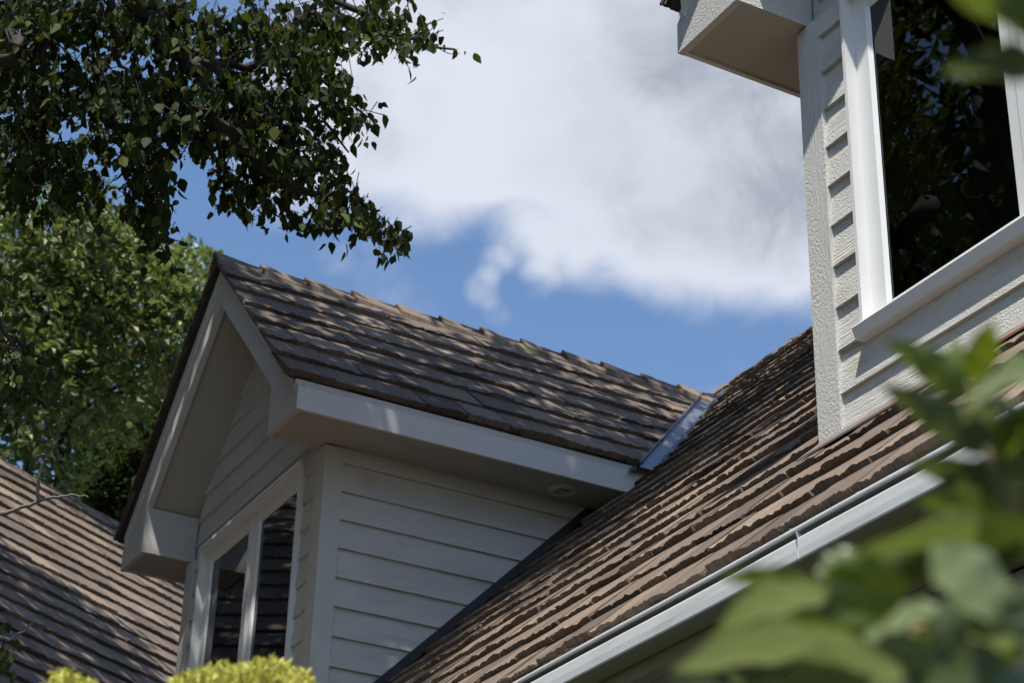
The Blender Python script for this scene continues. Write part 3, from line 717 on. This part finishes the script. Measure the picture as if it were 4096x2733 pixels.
def spray(px, py, rx, ry, n, D=9.1, dd=.35):
    # sprigs scattered in an ellipse; each sprig: a twig with leaves along it and a few fruits
    ns = max(1, int(n/7))
    for _ in range(ns):
        while True:
            a, b = rng.uniform(-1, 1), rng.uniform(-1, 1)
            if a*a+b*b < 1: break
        c = pix(px+a*rx, py+b*ry, D+rng.gauss(0, dd))
        d = (Vector((rng.gauss(0, .5), rng.gauss(0, .5), -.6+rng.gauss(0, .4)))).normalized(); Ln = rng.uniform(.10, .22)
        tube(tw, [c-d*Ln*.55, c+rv(rng)*.012, c+d*Ln*.4], [.0026, .0022, .0014], 4, False)
        for k in range(rng.randint(5, 9)):
            p = c+d*Ln*rng.uniform(-.6, .7)+rv(rng)*.012
            tip = Vector((rng.gauss(0, .42), rng.gauss(0, .42), -1+rng.gauss(0, .35))); ln = rng.uniform(.036, .074); t = rng.random()
            tone = (t*t*.75 if rng.random() > .05 else 1.0, 0, 0)
            st = rv(rng)*.008
            leaf(fol, p+st, tip, rv(rng), ln, ln*rng.uniform(.55, .74), tone, fold=rng.uniform(.1, .35), curl=rng.uniform(0, .3))
        if rng.random() < .45:
            for k in range(rng.randint(2, 5)):
                p = c+rv(rng)*.018+Vector((0, 0, -.02)); r = .0055
                v = [p+Vector(q)*r for q in ((1,0,0),(0,1,0),(-1,0,0),(0,-1,0),(0,0,1.1),(0,0,-1.1))]
                fr.add(v, [(0,1,4),(1,2,4),(2,3,4),(3,0,4),(1,0,5),(2,1,5),(3,2,5),(0,3,5)])
blobs = [(46,77,75,85,330),(92,192,85,90,380),(46,300,62,95,300),(40,400,50,60,130),(138,384,58,56,170),(184,430,52,48,130),(130,461,42,42,95),(223,455,22,13,22),(40,450,40,40,60),
 (60,15,90,30,140),(160,40,70,40,170),(255,35,80,38,190),(350,40,80,50,210),(300,85,40,26,60),(235,180,60,50,150),(225,240,50,45,110),(307,205,66,62,240),(276,300,66,58,190),(340,330,66,66,210),(375,250,56,60,180),
 (345,415,52,56,120),(330,470,34,42,62),(360,490,36,36,60),(365,540,28,30,36),(378,572,10,12,8),(400,468,18,9,12),(330,380,40,40,70),
 (430,60,90,60,230),(430,180,80,80,280),(450,300,60,60,170),(520,130,90,90,280),(530,260,95,90,330),(560,380,75,75,210),
 (520,450,34,42,48),(575,470,40,24,34),(620,60,90,60,230),(640,180,90,90,310),(640,300,85,85,270),(640,400,75,55,160),(600,440,45,45,60),
 (700,110,70,70,200),(740,210,70,55,160),(800,250,52,34,80),(848,275,17,22,16),(740,330,42,45,80),(715,400,65,45,110),(770,440,60,50,110),
 (690,505,45,24,38),(800,500,52,34,70),(860,520,48,28,62),(905,545,36,24,46),(925,560,18,18,14),(740,40,80,50,160),(800,80,75,45,120),(860,70,70,50,130),
 (880,30,60,40,90),(930,85,60,32,80),(905,118,32,18,24),(985,85,36,14,18),(1012,108,16,10,10),(770,160,30,26,20),
 (20,820,45,55,70),(55,870,50,55,80),(30,930,30,30,20),(-30,700,50,120,60),(0,1520,26,30,10),(30,1490,16,16,3)]
for (x, y, a, b, n) in blobs: spray(x, y, a, b, n*1.15, D=(9.1 if x < 500 else 9.35) if y < 700 else 8.6)
# shading crown above the frame and the far side seen in the panes
crown = [(-12.3, -3.0, 8.8, 1.0, 300), (-9.4, -2.4, 7.0, .9, 420), (-10.6, -3.2, 7.4, .9, 380), (-8.4, -3.0, 8.2, .9, 380), (-9.4, -3.2, 9.4, .9, 380),
         (-8.6, -1.2, 9.8, .9, 300), (-12.6, -1.6, 7.6, .9, 360), (-11.8, -2.8, 6.2, .9, 300)]
rcr = random.Random(1234); rng_keep = rng; rng = rcr
def clumps(n, x0, x1, y0, y1, z0, z1, leaves=20, s_=.17, size=(.10, .14), keep=None):
    for _ in range(n):
        x, y = rng.uniform(x0, x1), rng.uniform(y0, y1)
        if keep and not keep(x, y): continue
        pear_cluster(Vector((x, y, rng.uniform(z0, z1))), leaves, s_, s_, .12, hang=.15, size=size)
clumps(225, -9.0, -5.4, 1.2, 6.4, 9.7, 10.9, keep=lambda x, y: x < -6.4 or rng.random() > (x+6.4)*.8)
clumps(30, -5.6, -4.2, 2.8, 6.6, 9.9, 10.9)
clumps(105, -6.7, -4.5, 2.2, 5.2, 9.9, 10.7)
for q in ((-9.6, -.1, 6.7), (-9.65, -1.0, 6.0), (-9.7, -1.7, 5.4), (-9.5, .5, 7.1), (-9.2, -.6, 6.4), tuple(P9(330, -90, 8.9)), tuple(P9(260, -130, 8.9))): pear_cluster(Vector(q), 60, .3, .3, .25, hang=.6, size=(.06, .1))
clumps(90, -8.2, -6.3, 1.5, 4.8, 9.8, 10.5)
clumps(70, -7.5, -6.6, 1.9, 4.4, 9.8, 10.3)
clumps(110, -10.6, -9.0, .8, 4.4, 9.7, 10.9)
clumps(130, -11.3, -10.0, -.2, 3.2, 9.6, 10.3)
clumps(150, -13.0, -11.2, 1.0, 3.3, 9.9, 10.6)
clumps(260, -13.2, -8.0, -4.2, 1.1, 10.4, 12.4, size=(.12, .17), s_=.24)
rng = rng_keep
for (x, y, z, r, n) in crown: pear_cluster(Vector((x, y, z)), n, r*.55, r*.55, r*.4, hang=.5, size=(.07, .11))
lb.build('branch', M_bark, pear, smooth=True); tw.build('twig', M_bark, pear, smooth=True)
fol.build('foliage', M_pear, pear, smooth=True); fr.build('fruit', M_fruit, pear, smooth=True)
mb = MB()
D8 = 7.2
def px8(x, y, dz=0): return pix(x*1.0, y*1.0, D8+dz)
H = lambda a, b: (a*.2553/1.743, (b*.2553+1800)/1.743)       # from a zoomed grid to the photo grid
pts = [H(-500, 1100), H(0, 1000), H(120, 985), H(330, 900), H(480, 865), H(610, 800), H(790, 755), H(960, 735), H(1120, 705), H(1240, 735), H(1320, 718), H(1385, 745)]
limb(mb, [px8(*p) for p in pts], .0095, .0026, rng, .003, 3)
limb(mb, [px8(*H(*p)) for p in ((610, 800), (590, 700), (600, 560), (600, 460), (640, 330), (665, 180))], .0075, .005, rng, .003, 3)
limb(mb, [px8(*H(*p)) for p in ((665, 185), (640, 130))], .004, .002, rng, .001, 2); limb(mb, [px8(*H(*p)) for p in ((665, 185), (700, 160), (742, 135))], .004, .002, rng, .001, 2)
limb(mb, [px8(*H(*p)) for p in ((1225, 735), (1262, 768))], .003, .002, rng, .001, 2)
mb.build('bare_twig', M_twig, pear, smooth=True); mb = MB()
H2 = lambda a, b: (a*.2553/1.743, (b*.2553+2333)/1.743)
limb(mb, [px8(*H2(*p)) for p in ((-500, 800), (-100, 840), (0, 850), (90, 870), (160, 885), (230, 830), (290, 780), (380, 750), (430, 690), (510, 625))], .010, .003, rng, .003, 3)
mb.build('bare_twig', M_twig, pear, smooth=True)

# dragonfly on the twig tip
mb = MB(); tip0 = px8(*H(700, 82)); ax = (px8(*H(545, 110))-px8(*H(710, 75))); Ld = ax.length; ax.normalize()
dfly = thing('dragonfly', 'small dragonfly perched on the tip of the bare upright twig', 'dragonfly', tip0)
hp = px8(*H(710, 75)); zz = Vector((0, 0, 1)); sd = ax.cross(zz).normalized()
prof_ = [(0, .0026), (.05, .0034), (.10, .0022), (.14, .0038), (.26, .0044), (.34, .003), (.42, .0018), (.7, .0016), (.93, .0018), (1.0, .0008)]
tube(mb, [hp+ax*Ld*a+zz*(.003*math.sin(a*3)) for a, r in prof_], [r for a, r in prof_], 8); body = mb.build('body', M_bug, dfly, smooth=True)
for k, (a, sgn, swp) in enumerate(((.17, 1, -.35), (.17, -1, -.35), (.27, 1, .15), (.27, -1, .15))):
    mb = MB(); b0 = hp+ax*Ld*a+zz*.004; wdv = (sd*sgn+ax*swp+zz*.25).normalized(); cr_ = wdv.cross(zz).normalized(); n = 8; v = [b0]
    for i in range(1, n): f = i/n; v.append(b0+wdv*.034*f+cr_*(.0045*math.sin(math.pi*f**.7)))
    v.append(b0+wdv*.034)
    for i in range(n-1, 0, -1): f = i/n; v.append(b0+wdv*.034*f-cr_*(.0045*math.sin(math.pi*f**.7)))
    mb.add(v, [tuple(range(len(v)))]); mb.build('wing', M_wing, dfly)

# background broadleaf trees -------------------------------------------------------
def oak(name, label, base, top, limbs, blobs, mat_, rng, lsize, trunk_r, group=None, dens=.85):
    t = thing(name, label, 'tree', (base[0], base[1], -1.6), group); mb = MB()
    limb(mb, [(base[0], base[1], -1.7), (base[0]+.2, base[1]+.1, 1.5), ((base[0]+top[0])/2, (base[1]+top[1])/2, (top[2])/2+.5), top], trunk_r, trunk_r*.35, rng, .05)
    mb.build('trunk', M_bark, t, smooth=True)
    mb = MB()
    for pts, a, b in limbs: limb(mb, pts, a, b, rng, .06)
    fo = MB()
    for (c, r, n) in blobs:
        c = Vector(c)
        for _ in range(int(n*dens)):
            d = rv(rng).normalized()*(rng.random()**.45)*r; d.z *= .8; cc = c+d
            if rng.random() < .06: tube(mb, [c+d*.2, cc], [.018, .005], 4, False)
            up_ = (d.normalized()*.7+Vector((0, 0, .5)))
            for k in range(rng.randint(4, 7)):
                ln = lsize*rng.uniform(.7, 1.2); tip = (rv(rng)*.75+up_*.5+Vector((0, 0, -.35))); tt = rng.random()
                leaf(fo, cc+rv(rng)*lsize*.35, tip, rv(rng), ln, ln*rng.uniform(.42, .6), (tt**1.5, 0, 0), fold=.2, curl=.25, simple=(k % 2 == 0))
    mb.build('branch', M_bark, t, smooth=True); fo.build('crown', mat_, t); return t
rng = random.Random(77)
def bl(x, y, r, n, D=22, dd=1.6): return (pix(x+rng.uniform(-8, 8), y+rng.uniform(-8, 8), D+rng.uniform(-dd, dd)), r*.82, n)
Dk = 21
A_blobs = [bl(*q, D=Dk) for q in [(40,470,.9,120),(120,520,1.0,160),(190,545,.8,110),(60,600,1.1,200),(170,620,1.0,190),(270,600,.8,130),(260,560,.55,70),(330,640,.75,110),(395,640,.6,75),
   (380,605,.35,26),(440,625,.5,55),(468,595,.28,22),(440,680,.6,80),(410,740,.65,100),(350,720,.8,130),(270,700,.9,160),(180,720,1.0,200),(80,720,1.1,220),(0,700,1.0,140),
   (60,830,1.1,200),(180,820,1.0,180),(290,810,.9,150),(390,830,.7,100),(240,900,.9,130),(350,900,.7,90),(20,940,.9,120),(110,960,.8,100),(60,1040,.7,70),(190,1000,.6,50),(120,1060,.45,34),(25,1000,.5,40),(150,1085,.4,24)]]
A_limbs = [([pix(130, 1400, Dk), pix(140, 1130, Dk), pix(143, 1010, Dk), pix(190, 900, Dk), pix(230, 780, Dk), pix(260, 680, Dk)], .10, .03),
           ([pix(190, 900, Dk), pix(120, 800, Dk), pix(60, 720, Dk), pix(20, 600, Dk)], .05, .02),
           ([pix(230, 780, Dk), pix(330, 720, Dk), pix(400, 680, Dk)], .05, .02), ([pix(120, 800, Dk), pix(160, 700, Dk), pix(180, 580, Dk)], .04, .02)]
bA = pix(130, 1400, Dk)
oak('oak_tree', 'sunlit broad green tree rising behind the left wing roof', (bA.x-.3, bA.y, 0), tuple(pix(145, 1080, Dk+.3)), A_limbs, A_blobs, M_oak, rng, .11, .2, dens=.85)
Dq = 25
B_blobs = [bl(*q, D=Dq) for q in [(300,960,.9,150),(380,950,.8,120),(250,1030,.9,140),(330,1050,.9,150),(210,1090,.6,60),(290,1120,.8,120),(370,1100,.7,90),(250,1150,.6,60),(330,1170,.6,70),(420,900,.6,70),(270,1190,.5,40)]]
bB = pix(262, 1500, Dq)
B_limbs = [([pix(262, 1250, Dq), pix(265, 1100, Dq), pix(280, 1000, Dq), pix(310, 900, Dq)], .16, .06), ([pix(265, 1150, Dq), pix(330, 1060, Dq), pix(380, 960, Dq)], .07, .03)]
oak('maple_tree', 'darker shaded tree between the wing roof and the far dormer rake', (bB.x, bB.y, 0), tuple(pix(265, 1100, Dq)), B_limbs, B_blobs, M_pear, rng, .12, .3, dens=1.4)

# conifers that stand in the garden left of the camera (seen in the window panes)
def conifer(name, label, base, h, r, n, mat_, rng, cat='shrub', z0=.12, sc_=1.0, group=None):
    t = thing(name, label, cat, (base[0], base[1], -1.6), group); mb = MB()
    limb(mb, [(base[0], base[1], -1.7), (base[0]+.02, base[1], -1.6+h*.5), (base[0], base[1], -1.6+h*.96)], max(.03, r*.09), .008, rng, .01); mb.build('stem', M_bark, t, smooth=True)
    fo = MB()
    for _ in range(n):
        f = rng.uniform(z0, 1)**.9; a = rng.uniform(0, 6.283); rr = r*(1-f)**.75*(rng.random()**.35)*(1+.25*math.sin(a*3+f*14))+.02
        p = Vector((base[0]+math.cos(a)*rr, base[1]+math.sin(a)*rr, -1.6+h*f)); out = Vector((math.cos(a), math.sin(a), 0))
        d = (out*.5+Vector((0, 0, 1))+rv(rng)*.25).normalized(); fan = d.cross(rv(rng)).normalized(); Lf = rng.uniform(.10, .2)*sc_; tn = rng.random()
        for k in range(9):
            s = (k-4)/4; Lf2 = Lf; q = p+d*Lf*(.15+.1*k % .5); dirk = (d+fan*s*.9).normalized(); lk = Lf*(1-.45*abs(s))
            leaf(fo, q, dirk, fan+rv(rng)*.3, lk*.38, lk*.13, (min(1, max(0, tn*.6+f*.3+rng.gauss(0, .15))), 0, 0), fold=.1, curl=rng.uniform(-.1, .2), simple=True)
    fo.build('foliage', mat_, t); return t
conifer('arborvitae', 'tall yellow-green arborvitae mirrored in the near right window', (-11.2, -1.9), 13.2, 1.9, 5200, M_conif, rng, 'tree', .35, 1.5)
conifer('arborvitae', 'second arborvitae mirrored behind the dark trunk in the near right window', (-12.0, -4.6), 13.8, 2.1, 3600, M_conif, rng, 'tree', .35, 2.0)

# golden shrubs poking into the bottom of the frame
def gold(name, label, blobs, D, rng, base):
    t = thing(name, label, 'shrub', (base[0], base[1], -1.6)); mb = MB(); fo = MB()
    top = pix(blobs[0][0], blobs[0][1]+60, D)
    limb(mb, [(base[0], base[1], -1.7), (base[0], base[1], 0), tuple(pix(blobs[0][0], blobs[0][1]+260, D)), tuple(top)], .035, .006, rng, .01); mb.build('stem', M_bark, t, smooth=True)
    for (x, y, rx, ry, n) in blobs:
        for _ in range(int(n*1.7)):
            while True:
                a, b = rng.uniform(-1, 1), rng.uniform(-1, 1)
                if a*a+b*b < 1: break
            p = pix(x+a*rx, y+b*ry+6, D+rng.gauss(0, .09)); d = (Vector((0, 0, 1))+rv(rng)*.5+rt*a*.5).normalized(); fan = d.cross(rv(rng)).normalized(); Lf = rng.uniform(.016, .030); tn = rng.random()
            for k in range(7):
                s = (k-3)/3; dirk = (d+fan*s*.8).normalized()
                leaf(fo, p+d*Lf*.1*k, dirk, fan+rv(rng)*.4, Lf*(1-.3*abs(s))*.7, Lf*.22, (min(1, max(0, rng.gauss(.55, .25))), 0, 0), fold=.15, simple=True)
    # the rest of the bush, below the frame
    for _ in range(500):
        f = rng.random(); c = Vector(base).lerp(top, 0) if False else Vector((base[0], base[1], -1.6+f*1.0)); a = rng.uniform(0, 6.28); rr = .45*(1-f*.4)*rng.random()**.4
        p = c+Vector((math.cos(a)*rr, math.sin(a)*rr, 0)); d = (Vector((math.cos(a), math.sin(a), 1))+rv(rng)*.4).normalized(); fan = d.cross(rv(rng)).normalized()
        for k in range(3): leaf(fo, p, (d+fan*(k-1)*.7), fan, .12, .05, (rng.random(), 0, 0), simple=True)
    fo.build('foliage', M_gold, t); return t
bG = pix(580, 1900, 3.4)
gold('golden_cypress', 'golden feathery shrub tips below the far dormer window', [(600,1552,50,24,90),(632,1532,16,12,22),(520,1566,62,24,110),(460,1580,50,14,60),(560,1580,160,42,330),(660,1562,40,16,34),(600,1650,190,60,260)], 3.4, rng, (bG.x, bG.y))
bG = pix(160, 1900, 3.4)
gold('golden_cypress', 'small golden shrub tip at the bottom left corner before the wing roof', [(150,1565,18,16,30),(165,1590,46,20,90),(150,1620,70,50,150)], 3.4, rng, (bG.x, bG.y))

# foreground shrub, out of focus ---------------------------------------------------
rng = random.Random(99)
fs_ = pix(2150, 1750, 1.35)
shrub = thing('shrub', 'blurred leafy shrub with broad green leaves close to the camera at right', 'shrub', (fs_.x, fs_.y, -1.6))
fo = MB()
def bigleaf(x0, y0, x1, y1, wd, D0, D1, tone, roll, cup=.12, mbx=None):
    """base pixel -> tip pixel at two depths; wd width in m; roll tilts the blade about its midrib"""
    mbx = mbx or fo
    a, b = pix(x0, y0, D0), pix(x1, y1, D1); ax_ = b-a; ln = ax_.length; ax_.normalize(); view = ((a+b)/2).normalized()
    sd0 = ax_.cross(view).normalized(); nn0 = sd0.cross(ax_).normalized()
    sd_ = sd0*math.cos(R_(roll))+nn0*math.sin(R_(roll)); nn = ax_.cross(sd_)
    if nn.z < 0: nn = -nn
    rows = []; n = 12
    for i in range(n+1):
        f = i/n; hw = wd*.5*(math.sin(math.pi*f**.8)**.8)*(1-.15*f) if 0 < f < 1 else .0005
        drop = -ln*.10*(f-.4)**2*2
        rows.append([a+ax_*ln*f+sd_*hw*s+nn*(cup*wd*s*s*.8*math.sin(math.pi*f)+drop+.002*math.sin(f*20)*abs(s)) for s in (-1, -.5, 0, .5, 1)])
    vs = [p for r in rows for p in r]; fc = [(i*5+k, i*5+k+1, (i+1)*5+k+1, (i+1)*5+k) for i in range(n) for k in range(4)]
    mbx.add(vs, fc, (tone, 0, 0))
LV = [ # x0 y0 x1 y1 w D0 D1 tone roll
 (2235,905,2040,778,.026,1.25,1.28,.9,20),(2225,880,2285,730,.022,1.25,1.22,.97,10),(2215,860,2175,770,.016,1.25,1.3,.8,30),
 (2300,1040,2028,880,.028,1.2,1.22,.15,15),(2215,915,2400,830,.044,1.2,1.12,.5,68),(2240,930,2262,1030,.028,1.2,1.22,.3,10),
 (2350,940,2300,1060,.026,1.15,1.2,.9,20),(2345,1140,2080,1050,.026,1.22,1.2,.1,25),(2360,1200,2110,1140,.022,1.2,1.25,.9,30),
 (2290,1030,2400,1100,.026,1.2,1.15,.2,20),(2230,900,2350,960,.022,1.2,1.15,.95,60),(2330,1030,2420,900,.03,1.2,1.1,.3,40),
 (1885,1345,1655,1318,.019,1.2,1.22,.9,25),(2000,1270,1962,1462,.046,1.06,1.06,.97,6),(1905,1345,1650,1425,.034,1.15,1.2,.52,50),
 (2010,1478,1545,1512,.052,1.12,1.18,.55,60),(2360,1195,1880,1310,.030,1.12,1.2,.8,40),(2200,1290,1960,1330,.02,1.15,1.2,.9,30),
 (2140,1250,2335,1450,.046,1.06,1.06,.5,45),(2360,1180,2250,1310,.036,1.1,1.14,.0,20),(2210,1310,2060,1300,.022,1.12,1.2,.95,20),
 (1975,1460,2170,1380,.028,1.15,1.12,.5,60),(2170,1390,2290,1330,.024,1.12,1.1,.5,65),(2130,1460,2260,1400,.03,1.1,1.08,.3,20),
 (2360,1500,2100,1440,.03,1.1,1.12,.95,25),(2060,1515,1800,1590,.056,1.1,1.15,.53,50),(2240,1560,2000,1500,.04,1.1,1.15,.3,25),
 (2400,1400,2230,1520,.04,1.05,1.1,.5,55),(2150,1400,2010,1390,.018,1.15,1.18,.0,20),(2350,1330,2400,1500,.04,1.05,1.05,.3,40),
 (1990,1450,1640,1440,.022,1.2,1.28,.9,35),(2300,1250,2130,1180,.022,1.15,1.2,.6,25),(2120,1560,2360,1580,.05,1.1,1.05,.2,20),
 (1950,1600,1700,1570,.04,1.18,1.2,.6,65),(1880,1330,1960,1250,.02,1.2,1.2,.5,50),(1960,1300,2200,1230,.026,1.18,1.15,.5,66)]
for q in LV: bigleaf(*q)
for _ in range(130):            # the body of the shrub below and right of the frame
    x, y = rng.uniform(1700, 2900), rng.uniform(1620, 2900)
    bigleaf(x, y, x+rng.uniform(-220, 120), y+rng.uniform(-150, 120), rng.uniform(.022, .05), rng.uniform(1.1, 1.5), rng.uniform(1.1, 1.5), rng.random(), rng.uniform(0, 70))
fo.build('foliage', M_fore, shrub, smooth=True)
mb = MB()
bs = Vector((fs_.x, fs_.y, -1.6))
limb(mb, [bs, (bs.x, bs.y, -.5), pix(2150, 1700, 1.3), pix(2080, 1500, 1.18), pix(1960, 1455, 1.18)], .012, .003, rng, .004)
limb(mb, [bs, (bs.x+.02, bs.y, -.4), pix(2480, 1500, 1.2), pix(2400, 1300, 1.14), pix(2330, 1180, 1.18), pix(2265, 1040, 1.2), pix(2225, 880, 1.24)], .006, .0015, rng, .004)
limb(mb, [pix(2380, 1250, 1.14), pix(2250, 1260, 1.15), pix(2060, 1290, 1.18)], .005, .002, rng, .003)
mb.build('stem', M_stem, shrub, smooth=True)
# a taller shoot of another bush at the top right corner
tp = pix(2500, 200, 1.0)
sh2 = thing('shrub', 'bright green blurred leaves hanging into the top right corner', 'shrub', (.25, 1.3, -1.6))
fo = MB()
for q in [(2480,10,2190,-25,.050,.95,1.0,.9,25),(2420,40,2280,10,.03,.95,.98,.8,20),(2460,150,2170,150,.026,.95,1.0,.2,40),(2500,120,2380,60,.03,.95,.95,.6,20)]: bigleaf(*q, mbx=fo)
for _ in range(16):
    x, y = rng.uniform(2600, 3000), rng.uniform(0, 700); bigleaf(x, y, x+rng.uniform(-200, 120), y+rng.uniform(-100, 140), rng.uniform(.022, .05), rng.uniform(.9, 1.3), rng.uniform(.9, 1.3), rng.random(), rng.uniform(0, 60))
fo.build('foliage', M_fore, sh2, smooth=True)
mb = MB(); limb(mb, [(.25, 1.3, -1.6), (.1, 1.2, -.3), pix(2900, 900, 1.2), pix(2650, 200, 1.0), pix(2480, 0, .95)], .014, .003, rng, .004); limb(mb, [pix(2650, 200, 1.0), pix(2460, 150, .95)], .004, .002, rng, .002); mb.build('stem', M_stem, sh2, smooth=True)

# unseen garden trees, added to block sky fill; the panes mirror some ----
rng = random.Random(5)
gt = thing('garden_tree', 'tall dense garden tree standing behind the camera', 'tree', (-15.5, -7.4, -1.6), 'tall garden trees around the plot')
mb = MB(); limb(mb, [(-15.5, -7.4, -1.7), (-15.4, -7.3, 2), (-15.6, -7.2, 7), (-15.5, -7.4, 15)], .35, .08, rng, .05); mb.build('trunk', M_bark, gt, smooth=True)
mb = MB()
for _ in range(85):
    c = Vector((-15.5, -7.4, 7.0))+Vector((rng.uniform(-3.2, 3.2), rng.uniform(-3.2, 3.2), rng.uniform(-6, 9)))
    for k in range(130):
        p = c+rv(rng)*.62; ln = rng.uniform(.26, .46); leaf(mb, p, rv(rng)+Vector((0, 0, -.4)), rv(rng), ln, ln*.6, (rng.random()**1.5, 0, 0), simple=True)
mb.build('crown', M_pear, gt)
for i, (x, y, a, lab) in enumerate([(-7.2, -6.8, 5, 'added sky-blocking tree nearest the pear tree, left behind the camera'), (-9.5, -10.5, 1, 'unseen sky-blocking tree standing to the left behind the camera'), (-12.5, -12.5, 2, 'unseen garden tree farther back between its two neighbours'),
        (-18.5, -3.2, 6, 'unseen garden tree beyond the tip of the angled wing'), (-20, -9.5, 4, 'unseen garden tree at the far left end of the garden row')]):
    r = gt.copy(); sc.collection.objects.link(r); r.location = (x, y, 0); r.rotation_euler = (0, 0, a); r['label'] = lab
    for ch in gt.children: c = ch.copy(); sc.collection.objects.link(c); c.parent = r
